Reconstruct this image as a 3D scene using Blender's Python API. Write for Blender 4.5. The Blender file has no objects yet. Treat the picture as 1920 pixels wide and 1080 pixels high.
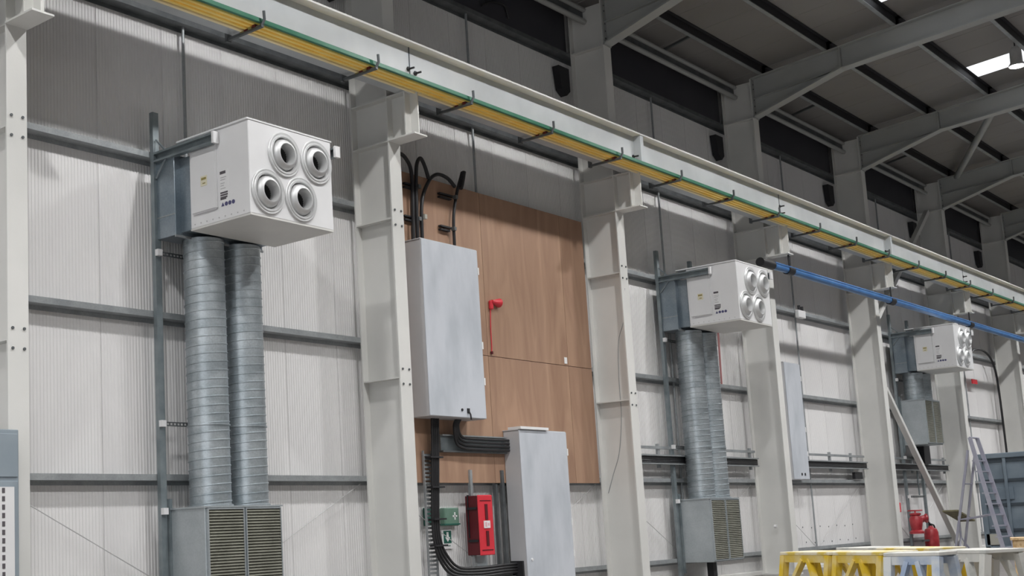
import bpy, bmesh, math, random
from mathutils import Vector, Matrix
random.seed(7)
K = 6.5 / 9.0          # layout unit (1/9 of a bay) to metres
S = bpy.context.scene
COL = S.collection
PI = math.pi

# ------------------------------------------------------------------ camera
CW = (-11.01843678, -16.02739302, 1.68903907)
RX = Vector((0.6656312, -0.74499282, -0.04382689))
UP = Vector((-0.07855651, -0.12834688, 0.98861315))
FW = Vector((0.74213475, 0.65460887, 0.14395572))
cd = bpy.data.cameras.new('camera'); cam = bpy.data.objects.new('camera', cd); COL.objects.link(cam)
m = Matrix(((RX.x, UP.x, -FW.x), (RX.y, UP.y, -FW.y), (RX.z, UP.z, -FW.z))).to_4x4()
m.translation = Vector(CW) * K
cam.matrix_world = m
cd.sensor_width = 36; cd.sensor_fit = 'HORIZONTAL'
cd.lens = 36 * 2422.08 / 1920
cd.shift_x = (960 - 654.78) / 1920
cd.shift_y = (653.23 - 540) / 1920
cd.clip_end = 500
S.camera = cam

# ------------------------------------------------------------------ world, light, exposure
w = bpy.data.worlds.new('world'); S.world = w; w.use_nodes = True
bg = w.node_tree.nodes['Background']; bg.inputs[0].default_value = (0.93, 0.96, 1.0, 1); bg.inputs[1].default_value = 1.5
ROOFLIGHT = 1.1
LAMP = 12.0
LAMP_W = 1460.0          # high-bay lamps: power, beam angle, soft edge
LAMP_ANGLE, LAMP_BLEND = 136, .18
S.view_settings.view_transform = 'Standard'; S.view_settings.look = 'None'
S.view_settings.exposure = 0.0; S.view_settings.gamma = 1.0; S.view_settings.use_curve_mapping = False
S.cycles.use_denoising = True
S.cycles.max_bounces = 6; S.cycles.diffuse_bounces = 4; S.cycles.glossy_bounces = 3

# ------------------------------------------------------------------ materials
def mat(name, col, rough=.5, metal=0., col2=None, scale=3., detail=4., bump=0., bscale=60., stretch=None, lo=.35, hi=.65, emit=0., spangle=0., distort=0.):
    mm = bpy.data.materials.new(name); mm.use_nodes = True
    nt = mm.node_tree; b = nt.nodes['Principled BSDF']
    b.inputs['Roughness'].default_value = rough; b.inputs['Metallic'].default_value = metal
    b.inputs['Base Color'].default_value = (*col, 1)
    tc = nt.nodes.new('ShaderNodeTexCoord'); src = tc.outputs['Object']
    if stretch:
        mp = nt.nodes.new('ShaderNodeMapping'); mp.inputs['Scale'].default_value = stretch
        nt.links.new(src, mp.inputs[0]); src = mp.outputs[0]
    if col2:
        n = nt.nodes.new('ShaderNodeTexNoise'); n.inputs['Scale'].default_value = scale; n.inputs['Detail'].default_value = detail; n.inputs['Distortion'].default_value = distort
        nt.links.new(src, n.inputs['Vector'])
        r = nt.nodes.new('ShaderNodeValToRGB'); e = r.color_ramp.elements
        e[0].position = lo; e[0].color = (*col, 1); e[1].position = hi; e[1].color = (*col2, 1)
        nt.links.new(n.outputs[0], r.inputs[0]); out = r.outputs[0]
        if spangle:
            v = nt.nodes.new('ShaderNodeTexVoronoi'); v.inputs['Scale'].default_value = 55
            nt.links.new(tc.outputs['Object'], v.inputs['Vector'])
            mx = nt.nodes.new('ShaderNodeMix'); mx.data_type = 'RGBA'; mx.blend_type = 'MULTIPLY'; mx.inputs[0].default_value = spangle
            bw = nt.nodes.new('ShaderNodeMapRange'); bw.inputs[3].default_value = .6; bw.inputs[4].default_value = 1.15
            nt.links.new(v.outputs['Color'], bw.inputs[0])
            nt.links.new(out, mx.inputs[6]); nt.links.new(bw.outputs[0], mx.inputs[7]); out = mx.outputs[2]
        nt.links.new(out, b.inputs['Base Color'])
    if bump:
        n2 = nt.nodes.new('ShaderNodeTexNoise'); n2.inputs['Scale'].default_value = bscale; n2.inputs['Detail'].default_value = 3
        nt.links.new(src, n2.inputs['Vector'])
        bp = nt.nodes.new('ShaderNodeBump'); bp.inputs['Strength'].default_value = bump; bp.inputs['Distance'].default_value = .01
        nt.links.new(n2.outputs[0], bp.inputs['Height']); nt.links.new(bp.outputs[0], b.inputs['Normal'])
    if emit:
        b.inputs['Emission Color'].default_value = (*col, 1); b.inputs['Emission Strength'].default_value = emit
    return mm
M = {}
M['clad'] = mat('cladding_white', (.73, .72, .72), .55, 0, (.78, .77, .765), .6)
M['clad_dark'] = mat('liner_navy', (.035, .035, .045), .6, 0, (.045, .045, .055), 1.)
M['steel'] = mat('steel_paint_grey', (.645, .645, .62), .55, 0, (.695, .69, .665), 1.3, bump=.05)
M['beam'] = mat('beam_paint_grey', (.43, .455, .475), .45, 0, (.49, .515, .53), 1.6, bump=.05)
M['rafter'] = mat('rafter_grey_shaded', (.33, .34, .33), .5, 0, (.37, .38, .37), 1.)  # column paint made darker, with the shade under the roof put into it
M['galv'] = mat('galvanized_rail', (.30, .32, .33), .5, .35, (.38, .40, .41), 4., spangle=.3)
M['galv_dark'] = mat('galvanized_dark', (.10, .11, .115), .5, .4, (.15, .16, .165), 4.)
M['galv_light'] = mat('galvanized_wire', (.50, .50, .50), .5, .2, (.56, .56, .56), 4.)
M['strut'] = mat('zinc_strut', (.20, .235, .25), .45, .5, (.28, .32, .335), 5.)
M['duct'] = mat('galvanized_duct', (.40, .45, .48), .38, .75, (.56, .61, .64), 2.5, spangle=.35, stretch=(1, 1, 3))
M['plenum'] = mat('galvanized_plenum', (.22, .27, .31), .35, .7, (.34, .39, .43), 1.5, spangle=.3)
M['cab_in'] = mat('galvanized_cabinet', (.42, .46, .48), .4, .5, (.50, .54, .56), 2., spangle=.2)
M['grille'] = mat('grille_olive', (.13, .13, .10), .6, .1, (.19, .19, .15), 3.)
M['grille_back'] = mat('grille_dark', (.03, .03, .028), .8)
M['white'] = mat('white_enamel', (.74, .74, .745), .35, 0, (.78, .78, .785), 2.)
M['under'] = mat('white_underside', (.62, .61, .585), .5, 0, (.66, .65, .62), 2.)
M['alu'] = mat('spun_aluminium', (.58, .585, .585), .5, .6, (.66, .665, .665), 6.)
M['bore'] = mat('nozzle_inside', (.04, .04, .04), .7)
M['ply'] = mat('plywood', (.30, .175, .115), .6, 0, (.42, .265, .175), .9, 9., stretch=(3.2, 1, .5), lo=.3, hi=.72, distort=1.6)
M['ply_edge'] = mat('plywood_edge', (.62, .40, .22), .7)
M['osb'] = mat('chipboard', (.52, .34, .17), .8, 0, (.70, .52, .30), 30., 2., lo=.42, hi=.58)
M['cabinet'] = mat('cabinet_pale_grey', (.50, .535, .58), .45, .1, (.62, .65, .70), 1.7, 8., stretch=(1.5, 1, .6), lo=.33, hi=.6)
M['cab_side'] = mat('cabinet_side_grey', (.52, .525, .54), .5, .1, (.56, .565, .58), 2.)
M['cab_blue'] = mat('cabinet_blue_grey', (.26, .31, .35), .5, .1, (.30, .35, .39), 2.)
M['black'] = mat('cable_black', (.018, .018, .02), .45)
M['black_rough'] = mat('steel_black', (.015, .015, .018), .6)
M['yellow'] = mat('conductor_yellow', (.95, .68, .16), .45, 0, (.98, .76, .26), 2.)
M['yellow_pale'] = mat('conductor_straw', (.92, .78, .45), .5, 0, (.94, .80, .50), 2.)
M['green'] = mat('conductor_green', (.03, .14, .085), .5, 0, (.05, .18, .11), 3.)
M['red'] = mat('red_plastic', (.62, .03, .045), .4, 0, (.70, .04, .06), 3.)
M['red_deep'] = mat('red_enamel_worn', (.36, .025, .035), .35, 0, (.50, .06, .07), 6.)
M['red_dark'] = mat('red_shaded_plastic', (.10, .005, .01), .5)  # red with the fire box's side shade put in; also plain dark red parts
M['red_pale'] = mat('red_pipe_pale', (.45, .20, .20), .5)
M['signwhite'] = mat('sign_white', (.80, .80, .80), .5)
M['pink'] = mat('label_pink', (.75, .45, .48), .5)
M['signgreen'] = mat('sign_green', (.02, .12, .09), .5)
M['boxgreen'] = mat('box_green', (.10, .20, .14), .5, 0, (.16, .26, .21), 4.)
M['blue'] = mat('pipe_blue', (.05, .16, .40), .3, 0, (.08, .22, .48), 3.)
M['print'] = mat('print_dark', (.10, .09, .10), .6)
M['print_grey'] = mat('print_grey', (.50, .49, .50), .6)
M['print_blue'] = mat('print_blue', (.08, .08, .18), .6)
M['print_yellow'] = mat('print_yellow', (.30, .25, .08), .6)
M['sticker_cream'] = mat('sticker_cream', (.72, .68, .52), .6)
M['hop_yellow'] = mat('paint_yellow_worn', (.62, .42, .02), .6, 0, (.66, .55, .28), 5., 6., lo=.48, hi=.72)
M['hop_top'] = mat('paint_white_spilt', (.72, .66, .50), .6, 0, (.66, .50, .10), 6., 6., lo=.5, hi=.62)
M['hop_blue'] = mat('paint_blue_worn', (.30, .38, .52), .6, 0, (.60, .62, .62), 5., 6., lo=.4, hi=.62)
M['hop_white'] = mat('paint_white_worn', (.62, .61, .57), .6, 0, (.46, .47, .45), 6., 6., lo=.5, hi=.7)
M['ladder'] = mat('aluminium_ladder', (.34, .34, .42), .45, .4, (.42, .42, .48), 4.)
M['container'] = mat('container_blue_grey', (.13, .17, .21), .6, 0, (.19, .235, .275), 2., 6.)
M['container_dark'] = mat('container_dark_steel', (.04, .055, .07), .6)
M['olive'] = mat('olive_tray', (.12, .11, .06), .6, 0, (.20, .18, .10), 9.)
M['beige'] = mat('label_beige', (.42, .41, .36), .7)
M['roof'] = mat('roof_liner', (.21, .20, .192), .6, 0, (.235, .225, .215), .5)
M['far_wall'] = mat('far_wall_grey', (.30, .30, .30), .7, 0, (.34, .34, .34), .5)
M['floor'] = mat('concrete_floor', (.18, .165, .155), .35, 0, (.24, .222, .21), .35, 8., bump=.1, bscale=8)
M['glow'] = mat('rooflight_sheet', (.93, .96, 1.), .5, emit=ROOFLIGHT)
M['lens'] = mat('lamp_lens', (1., .97, .93), .5, emit=LAMP)

# ------------------------------------------------------------------ mesh helpers (all numbers in layout units)
class MB:
    def __init__(s): s.v = []; s.f = []; s.sm = []
    def poly(s, vs, fs, smooth=False):
        o = len(s.v); s.v += [tuple(map(float, q)) for q in vs]
        for f in fs: s.f.append(tuple(i + o for i in f)); s.sm.append(smooth)
        return s
    def box(s, x0, x1, y0, y1, z0, z1):
        return s.poly([(x0,y0,z0),(x1,y0,z0),(x1,y1,z0),(x0,y1,z0),(x0,y0,z1),(x1,y0,z1),(x1,y1,z1),(x0,y1,z1)],
            [(0,3,2,1),(4,5,6,7),(0,1,5,4),(1,2,6,5),(2,3,7,6),(3,0,4,7)])
    def bar(s, p, q, a, b, up=(0, 0, 1)):      # rectangular bar from p to q, a wide, b tall
        p = Vector(p); q = Vector(q); d = (q - p).normalized(); u = Vector(up)
        if abs(d.dot(u)) > .97: u = Vector((1, 0, 0))
        r = d.cross(u).normalized() * (a / 2); t = r.cross(d).normalized() * (b / 2)
        vs = [p-r-t, p+r-t, p+r+t, p-r+t, q-r-t, q+r-t, q+r+t, q-r+t]
        return s.poly(vs, [(3,2,1,0),(4,5,6,7),(0,1,5,4),(1,2,6,5),(2,3,7,6),(3,0,4,7)])
    def prism(s, prof, vec):                   # closed profile of 3-D points swept along vec
        n = len(prof); v = Vector(vec)
        vs = [Vector(q) for q in prof] + [Vector(q) + v for q in prof]
        fs = [tuple(range(n - 1, -1, -1)), tuple(range(n, 2 * n))] + [(i, (i + 1) % n, n + (i + 1) % n, n + i) for i in range(n)]
        return s.poly(vs, fs)
    def tube(s, pts, r, n=8, caps=True):
        pts = [Vector(q) for q in pts]; vs = []; fs = []
        d0 = (pts[1] - pts[0]).normalized(); u = Vector((0, 0, 1)) if abs(d0.z) < .9 else Vector((0, 1, 0))
        a = d0.cross(u).normalized()
        for i, q in enumerate(pts):
            d = ((pts[i+1] if i < len(pts)-1 else q) - (pts[i-1] if i else q)).normalized()
            a = (a - d * a.dot(d)).normalized(); b = d.cross(a)
            for k in range(n):
                t = 2 * PI * k / n; vs.append(q + (a * math.cos(t) + b * math.sin(t)) * r)
        for i in range(len(pts) - 1):
            for k in range(n): fs.append((i*n+k, i*n+(k+1)%n, (i+1)*n+(k+1)%n, (i+1)*n+k))
        if caps: fs += [tuple(range(n-1, -1, -1)), tuple(range((len(pts)-1)*n, len(pts)*n))]
        return s.poly(vs, fs, True)
    def lathe(s, prof, c, axis='z', n=32, closed=False):   # prof [(r, h)]
        c = Vector(c); vs = []; fs = []
        A = {'z': ((1,0,0),(0,1,0),(0,0,1)), 'y': ((1,0,0),(0,0,1),(0,-1,0)), 'x': ((0,1,0),(0,0,1),(1,0,0))}[axis]
        a, b, d = map(Vector, A)
        for r, h in prof:
            for k in range(n):
                t = 2 * PI * k / n; vs.append(c + (a * math.cos(t) + b * math.sin(t)) * r + d * h)
        for i in range(len(prof) - 1):
            for k in range(n): fs.append((i*n+k, i*n+(k+1)%n, (i+1)*n+(k+1)%n, (i+1)*n+k))
        return s.poly(vs, fs, True)
    def build(s, name, material, parent=None, base=None, bevel=0., kind=None, label=None):
        org = Vector((0, 0, 0))
        if parent is not None: org = Vector(parent.get('_o', (0, 0, 0)))
        elif base is not None: org = Vector(base)
        me = bpy.data.meshes.new(name)
        me.from_pydata([tuple((Vector(q) - org) * K) for q in s.v], [], s.f)
        for p_, sm in zip(me.polygons, s.sm): p_.use_smooth = sm
        me.materials.append(material if not isinstance(material, str) else M[material])
        bm = bmesh.new(); bm.from_mesh(me); bmesh.ops.recalc_face_normals(bm, faces=bm.faces[:])
        if bevel: bmesh.ops.bevel(bm, geom=[e for e in bm.edges if len(e.link_faces) == 2 and e.calc_face_angle(0) > .6], offset=bevel * K, segments=1, affect='EDGES')
        bm.to_mesh(me); bm.free()
        if any(s.sm):
            try: me.set_sharp_from_angle(angle=.7)
            except Exception: pass
        o = bpy.data.objects.new(name, me); COL.objects.link(o)
        o['_o'] = tuple(org)
        if parent is not None:
            o.parent = parent
            if parent.type == 'EMPTY': pass
        else: o.location = org * K
        if kind: o['kind'] = kind
        if label: o['label'] = label
        return o
def thing(name, base, label, cat, group=None):
    o = bpy.data.objects.new(name, None); COL.objects.link(o); o.empty_display_size = .1
    o.location = Vector(base) * K; o['_o'] = tuple(map(float, base)); o['label'] = label; o['category'] = cat
    if group: o['group'] = group
    return o
def tag(o, label, cat, group=None, kind=None):
    o['label'] = label; o['category'] = cat
    if group: o['group'] = group
    if kind: o['kind'] = kind
    return o
def struct(o, label=None):
    o['kind'] = 'structure'
    if label: o['label'] = label
    return o
def kids(o): return [c for c in bpy.data.objects if c.parent == o]
def clone(src, dx, dy=0, dz=0, label=None):
    def cp(o, par):
        c = o.copy(); COL.objects.link(c)
        if par is not None: c.parent = par
        for ch in TREE.get(o.name, []): cp(ch, c)
        return c
    c = cp(src, None); c.location = src.location + Vector((dx, dy, dz)) * K
    if label: c['label'] = label
    return c
TREE = {}
def snap(o):                                   # remember a thing's children before copying
    TREE[o.name] = kids(o)
    for c in TREE[o.name]: snap(c)

BAY = ['behind the nearest heater', 'behind the plywood boards', 'behind the middle heater', 'behind the narrow grey cabinet',
       'behind the furthest heater', 'behind the step ladder', 'in the bay past the step ladder', 'in the last bay in view', 'in the bay at the far end']
NB = 9                                         # bays

# ------------------------------------------------------------------ floor, wall, ceiling
fl = thing('floor', (0, 0, 0), 'smooth brown-grey concrete floor of the hall', 'floor'); del fl['category']; fl['kind'] = 'structure'
for i in range(12):
    for j in range(5):
        x0, y0 = -27 + i * 9, 1.3 - (j + 1) * 8
        MB().box(x0 + .01, x0 + 8.99, y0 + .01, y0 + 7.99, -.3, 0).build('floor_slab', 'floor', fl)
MB().box(-27, 81, -38.7, 1.3, -.32, -.02).build('slab_joint', 'container_dark', fl)

wall = thing('wall_back', (0, 1.25, 0), 'white micro-ribbed insulated wall panels', 'wall'); del wall['category']; wall['kind'] = 'structure'
PW = 1.4766; NR = 22; YW = 1.25
def clad_mesh():
    b = MB(); g = .012; wv = (PW - 2 * g) / NR
    xs = [(0, .022), (g * .7, .02), (g, 0)]
    for i in range(NR):
        x = g + i * wv
        xs += [(x + wv * .32, 0), (x + wv * .46, .010), (x + wv * .78, .010), (x + wv * .92, 0)]
    xs += [(PW - g, 0), (PW - g * .7, .02), (PW, .022)]
    n = len(xs); vs = [(x, YW + y, 0) for x, y in xs] + [(x, YW + y, 15.5) for x, y in xs]
    vs += [(0, YW + .12, 0), (PW, YW + .12, 0), (0, YW + .12, 15.5), (PW, YW + .12, 15.5)]
    fs = [(i, i + 1, n + i + 1, n + i) for i in range(n - 1)] + [(2*n, 0, n, 2*n+2), (n-1, 2*n+1, 2*n+3, 2*n-1), (2*n+1, 2*n, 2*n+2, 2*n+3)]
    b.poly(vs, fs); return b
p0 = clad_mesh().build('wall_panel', 'clad', wall)
x = 2.28 - PW * 19
p0.location.x = x * K
for i in range(1, 72):
    if x + PW * i > 79: break
    c = p0.copy(); COL.objects.link(c); c.parent = wall; c.location.x = (x + PW * i) * K
kb = struct(MB().box(-12, 80, 1.0, 1.28, .0, .12).build('trim_1', 'steel', bevel=.01), 'grey kerb along the foot of the wall')
bo = MB()
for z in (1.31, .82):
    for k in range(10):
        xx = 28.3 + k * .72 + (.18 if z < 1 else 0)
        bo.lathe([(.0, .012), (.022, .012), (.022, 0)], (xx, YW, z + .03 * (k % 2)), 'y', 8)
bo.build('fixing_bolt', 'galv_dark', wall, kind='stuff')

def plain_wall(name, x0, x1, y0, y1, z0, z1, label):
    t = thing(name, ((x0+x1)/2, (y0+y1)/2, z0), label, 'wall'); del t['category']; t['kind'] = 'structure'
    n = int(max(x1 - x0, y1 - y0) / 3)
    for k in range(n):
        if x1 - x0 > y1 - y0: MB().box(x0 + (x1-x0)*k/n + .01, x0 + (x1-x0)*(k+1)/n - .01, y0, y1, z0, z1).build('wall_panel', 'far_wall', t)
        else: MB().box(x0, x1, y0 + (y1-y0)*k/n + .01, y0 + (y1-y0)*(k+1)/n - .01, z0, z1).build('wall_panel', 'far_wall', t)
plain_wall('wall_front', -27, 80, -34.3, -34, 0, 18.5, 'unseen grey panel wall on the far side, added to limit daylight')  # unseen walls added so daylight enters by the open end only
plain_wall('wall_right', 79.5, 79.8, -34, 1.2, 0, 18.5, 'unseen grey panel end wall, added to limit daylight')
plain_wall('wall_left', -27.3, -27, -34, 1.2, 9.5, 18.5, 'unseen grey panels added over the open end doorway to limit daylight')
def zt(y): return 15.31 - .082 * y             # top of the rafters
def zr(y): return zt(y) + .30                  # underside of the roof sheets
roof = thing('ceiling', (0, 0, 15.7), 'grey roof liner sheets with translucent rooflights', 'roof'); del roof['category']; roof['kind'] = 'structure'
def sheet(x0, x1, y0, y1, name, m_, th=.06):
    g = .012
    b = MB(); x0 += g; x1 -= g
    b.poly([(x0, y0, zr(y0)), (x1, y0, zr(y0)), (x1, y1, zr(y1)), (x0, y1, zr(y1)), (x0, y0, zr(y0)+th), (x1, y0, zr(y0)+th), (x1, y1, zr(y1)+th), (x0, y1, zr(y1)+th)],
        [(0,3,2,1),(4,5,6,7),(0,1,5,4),(1,2,6,5),(2,3,7,6),(3,0,4,7)])
    return b.build(name, m_, roof)
RL = []
for n in range(-3, NB):
    ed = [0, 1.525, 3.05, 4.575, 6.1, 7.4, 9]
    for a, c in zip(ed, ed[1:]):
        if a == 6.1:
            sheet(9*n+a, 9*n+c, -4.4, 1.3, 'roof_panel', 'roof')
            RL.append(sheet(9*n+a, 9*n+c, -15.5, -4.4, 'rooflight_panel', 'glow'))
            sheet(9*n+a, 9*n+c, -19.5, -15.5, 'roof_panel', 'roof')
            RL.append(sheet(9*n+a, 9*n+c, -29, -19.5, 'rooflight_panel', 'glow'))
            sheet(9*n+a, 9*n+c, -34, -29, 'roof_panel', 'roof')
        else: sheet(9*n+a, 9*n+c, -34, 1.3, 'roof_panel', 'roof')

# ------------------------------------------------------------------ columns
CL = ['grey steel column at the left edge, nearest the camera', 'grey steel column between the nearest heater and the plywood boards',
      'grey steel column between the plywood boards and the middle heater', 'grey steel column just right of the middle heater',
      'grey steel column left of the lower diagonal brace, red extinguisher beside it', 'grey steel column where the lower diagonal brace meets the floor',
      'grey steel column rising behind the blue-grey container', 'seventh grey steel column past the nearest one, far down the wall',
      'eighth grey steel column past the nearest one, far down the wall', 'last grey steel column at the far end of the wall']
D = 1.0
def make_column(n):
    X = 9 * n; a, b = X - .36, X; m_ = X - .18
    t = thing('steel_column', (m_, .5, 0), CL[n], 'column', 'steel portal columns')
    MB().box(a, b, 0, .03, 0, 14.05).build('front_flange', 'steel', t)
    MB().box(a, b, D - .03, D, 0, 15.35).build('back_flange', 'steel', t)
    MB().box(m_ - .012, m_ + .012, .03, D - .03, 0, 15.25).build('web', 'steel', t)
    MB().box(a, b, .0, .03, 14.05, 15.28).build('end_plate', 'steel', t)
    MB().box(a - .06, b + .06, -.06, D + .06, 0, .04).build('base_plate', 'steel', t)
    for z in ((4.76, 8.0) if n < 3 else ()) + (9.6, 10.52, 14.03):
        MB().box(a + .01, b - .01, .03, D - .03, z - .014, z + .014).build('stiffener', 'steel', t)
    # crane bracket
    br = MB().box(a - .02, b + .02, -.70, 0, 9.585, 9.615).build('bracket_plate', 'steel', t)
    MB().box(m_ - .015, m_ + .015, -.66, 0, 9.615, 10.5).build('bracket_web', 'steel', br)
    MB().box(a, b, -.47, -.44, 9.615, 10.5).build('bracket_stiffener', 'steel', br)
    MB().box(a, b, -.66, 0, 10.5, 10.53).build('bracket_top', 'steel', br)
    b0 = None
    for z in (4.63, 4.93, 7.86, 8.17) if n < 3 else ():
        for xx in (X - .28, X - .08):
            if b0 is None:
                b0 = MB().lathe([(0, .02), (.024, .02), (.024, 0)], (xx, 0, z), 'y', 6).build('bolt', 'galv_dark', t); bx = (xx, z)
            else:
                c = b0.copy(); COL.objects.link(c); c.parent = t; c.location = Vector((xx - bx[0], 0, z - bx[1])) * K
    # black bracket on the back flange, high up
    pts = [(X-.95, 1.02, 13.62), (X-.45, 1.02, 13.62), (X-.45, 1.02, 13.0), (X-.62, 1.02, 12.86), (X-.85, 1.02, 13.0)]
    MB().prism(pts, (0, .2, 0)).build('gusset_bracket', 'black_rough', t)
    return t
for n in range(0, NB + 1): make_column(n)

# ------------------------------------------------------------------ rafters
RFL = {1: 'grey haunched roof rafter above the plywood boards, nearest the camera', 2: 'grey haunched roof rafter springing from the column left of the middle heater',
       3: 'grey haunched roof rafter springing from the column right of the middle heater', 4: 'grey haunched roof rafter left of the round roof brace',
       5: 'grey haunched roof rafter right of the round roof brace', 6: 'grey haunched roof rafter above the far container', 7: 'grey haunched roof rafter, second from the far end',
       8: 'grey haunched roof rafter at the far end of the hall'}
def rb(y): return 14.85 + .075 * (-y - 2.8)
for n in range(1, 9):
    X = 9 * n; a, b = X - .36, X; m_ = X - .18
    t = thing('roof_rafter', (m_, 0, 14.8), RFL[n], 'rafter', 'roof rafters')
    YE = -33
    MB().prism([(m_-.012, 0, 14.08), (m_-.012, -2.8, 14.87), (m_-.012, YE, rb(YE)), (m_-.012, YE, zt(YE)), (m_-.012, 0, zt(0))], (.024, 0, 0)).build('web', 'rafter', t)
    MB().prism([(a, 0, zt(0)), (a, YE, zt(YE)), (a, YE, zt(YE)-.03), (a, 0, zt(0)-.03)], (.36, 0, 0)).build('top_flange', 'rafter', t)
    MB().prism([(a, -2.8, 14.85), (a, YE, rb(YE)), (a, YE, rb(YE)+.03), (a, -2.8, 14.88)], (.36, 0, 0)).build('bottom_flange', 'rafter', t)
    h = MB().prism([(a, -.0, 14.04), (a, -2.8, 14.85), (a, -2.8, 14.89), (a, 0, 14.08)], (.36, 0, 0)).build('haunch_flange', 'rafter', t)
    MB().prism([(a+.06, -.03, 14.64), (a+.06, -2.8, 14.87), (a+.06, -2.8, 14.89), (a+.06, -.03, 14.66)], (.24, 0, 0)).build('haunch_strip', 'rafter', h)
    MB().box(a + .02, b - .02, -2.815, -2.785, 14.88, zt(-2.8) - .03).build('stiffener', 'rafter', t)
    MB().box(a, b, -.035, -.0, 14.02, 15.27).build('end_plate', 'rafter', t)
    bb = MB()
    for z in (14.2, 14.4, 14.6, 14.95, 15.1):
        for xx in (a + .08, b - .08): bb.lathe([(0, .02), (.022, .02), (.022, 0)], (xx, -.035, z), 'y', 6)
    bb.build('bolt', 'galv_dark', t, kind='stuff')

# ------------------------------------------------------------------ purlins and eaves beams
ORD = ['first', 'second', 'third', 'fourth', 'fifth', 'sixth', 'seventh', 'eighth']
for n in range(1, NB):
    for k in range(8):
        y = -.38 - 2.05 * k; z = zt(y); x0, x1 = 9 * n - .3, 9 * n + 8.94
        t = thing('roof_purlin', (x0 + 4.5, y, z), '%s dark roof purlin out from the wall, %s' % (ORD[k], BAY[n].replace('behind', 'above')), 'purlin', 'roof purlins')
        MB().box(x0, x1, y - .012, y + .012, z + .03, z + .28).build('web', 'black_rough', t)  # black web and top flange: shade on the galvanized purlin put into the colour
        MB().box(x0, x1, y - .012, y + .10, z + .01, z + .035).box(x0, x1, y + .085, y + .10, z + .035, z + .07).build('bottom_flange', 'galv', t)
        MB().box(x0, x1, y - .10, y + .012, z + .275, z + .295).build('top_flange', 'black_rough', t)
    X0, X1 = 9 * n - .18, 9 * n + 8.82
    t = thing('eaves_beam', (X0 + 4.5, .62, 15), 'grey eaves beam with two rounded rails, %s' % BAY[n].replace('behind', 'high above'), 'beam', 'eaves beams')
    MB().tube([(X0, .6, 14.87), (X1, .6, 14.87)], .075, 12).build('lower_rail', 'rafter', t)
    MB().tube([(X0, .6, 15.20), (X1, .6, 15.20)], .065, 12).build('upper_rail', 'rafter', t)
    MB().box(X0, X1, .64, .67, 14.87, 15.22).build('web', 'galv_dark', t)
    MB().bar((9*n+4.2, .6, 15.25), (9*n+4.2, -.38, zt(-.38) + .1), .07, .07).build('tie_bar', 'galv_dark', t)

# ------------------------------------------------------------------ wall rails, sag rods, ties
LV = [(.60, 'lowest'), (2.77, 'second-lowest'), (5.58, 'third-lowest'), (8.42, 'fourth-lowest'), (11.13, 'fifth-lowest'), (13.95, 'topmost')]
for n in range(0, NB):
    x0, x1 = 9 * n - .36, 9 * n + 8.64
    for z, nm in LV:
        m_ = 'galv' if z < 11 else 'galv_dark'  # upper rails darker: shade behind the crane beam put into their colour
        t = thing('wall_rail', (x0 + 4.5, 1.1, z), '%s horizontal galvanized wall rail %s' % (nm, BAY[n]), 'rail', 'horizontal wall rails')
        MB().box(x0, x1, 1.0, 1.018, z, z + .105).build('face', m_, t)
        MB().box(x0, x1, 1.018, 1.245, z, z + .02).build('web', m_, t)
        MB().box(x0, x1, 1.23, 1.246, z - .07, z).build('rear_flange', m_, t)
    xm = 9 * n + 4.18
    for k, (za, zb) in enumerate([(.70, 2.77), (2.88, 5.58), (5.69, 8.42), (8.53, 11.13), (11.24, 13.95)]):
        if n == 1 and k in (1, 2): continue
        tag(MB().tube([(xm, 1.13, za), (xm, 1.13, zb)], .03, 8).build('sag_rod', 'galv', base=(xm, 1.13, za)),
            'thin upright sag rod above the %s wall rail, %s' % (LV[k][1], BAY[n]), 'rod', 'sag rods between wall rails')
    if n < 6:
        for sx, nm in ((0, 'left'), (1, 'right')):
            xa = 9 * n + (.1 if sx == 0 else 8.55)
            tag(MB().tube([(xa, 1.1, 2.72), (xm, 1.1, .62)], .009, 6).build('diagonal_tie', 'galv_light', base=(xa, 1.1, 2.72)),
                'thin %s-hand diagonal tie wire under the rail %s' % (nm, BAY[n]), 'tie', 'diagonal tie wires')
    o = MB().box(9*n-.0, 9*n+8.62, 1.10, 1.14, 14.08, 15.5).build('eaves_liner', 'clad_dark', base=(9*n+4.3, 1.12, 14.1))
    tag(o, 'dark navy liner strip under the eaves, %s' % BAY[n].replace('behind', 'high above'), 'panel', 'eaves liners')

# ------------------------------------------------------------------ crane runway beam
cb = thing('crane_runway_beam', (30, -.45, 11), 'long grey steel crane runway beam on column brackets along the wall', 'beam')
XA, XB = -9, 80
MB().box(XA, XB, -.66, -.24, 10.535, 10.57).build('bottom_flange', 'beam', cb)
MB().box(XA, XB, -.465, -.435, 10.57, 11.50).build('web', 'beam', cb)
MB().box(XA, XB, -.68, -.22, 11.50, 11.54).build('top_flange', 'steel', cb)
MB().box(XA, XB, -.50, -.40, 11.54, 11.62).build('rail_bar', 'galv_dark', cb)
for n in range(1, NB):
    if n % 2 == 0:
        st = MB().box(9*n-.03, 9*n+.13, -.66, -.465, 10.57, 11.50).build('stiffener', 'beam', cb)
        bz = [(9*n-.12, 10.95), (9*n-.3, 10.78)]
    else:
        MB().box(9*n-.155, 9*n-.13, -.475, -.462, 10.57, 11.50).build('splice_joint', 'container_dark', cb)
        bz = [(9*n-.2, 11.02), (9*n+.02, 10.98)] if n < 3 else [(9*n-.15, 11.12), (9*n-.15, 10.9)]
    for xx, z in bz:
        MB().tube([(xx, -.465, z), (xx + .02, -.62, z)], .022, 8).lathe([(0, .03), (.05, .03), (.05, 0)], (xx, -.47, z), 'y', 6).build('splice_bolt', 'black_rough', cb)
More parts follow.
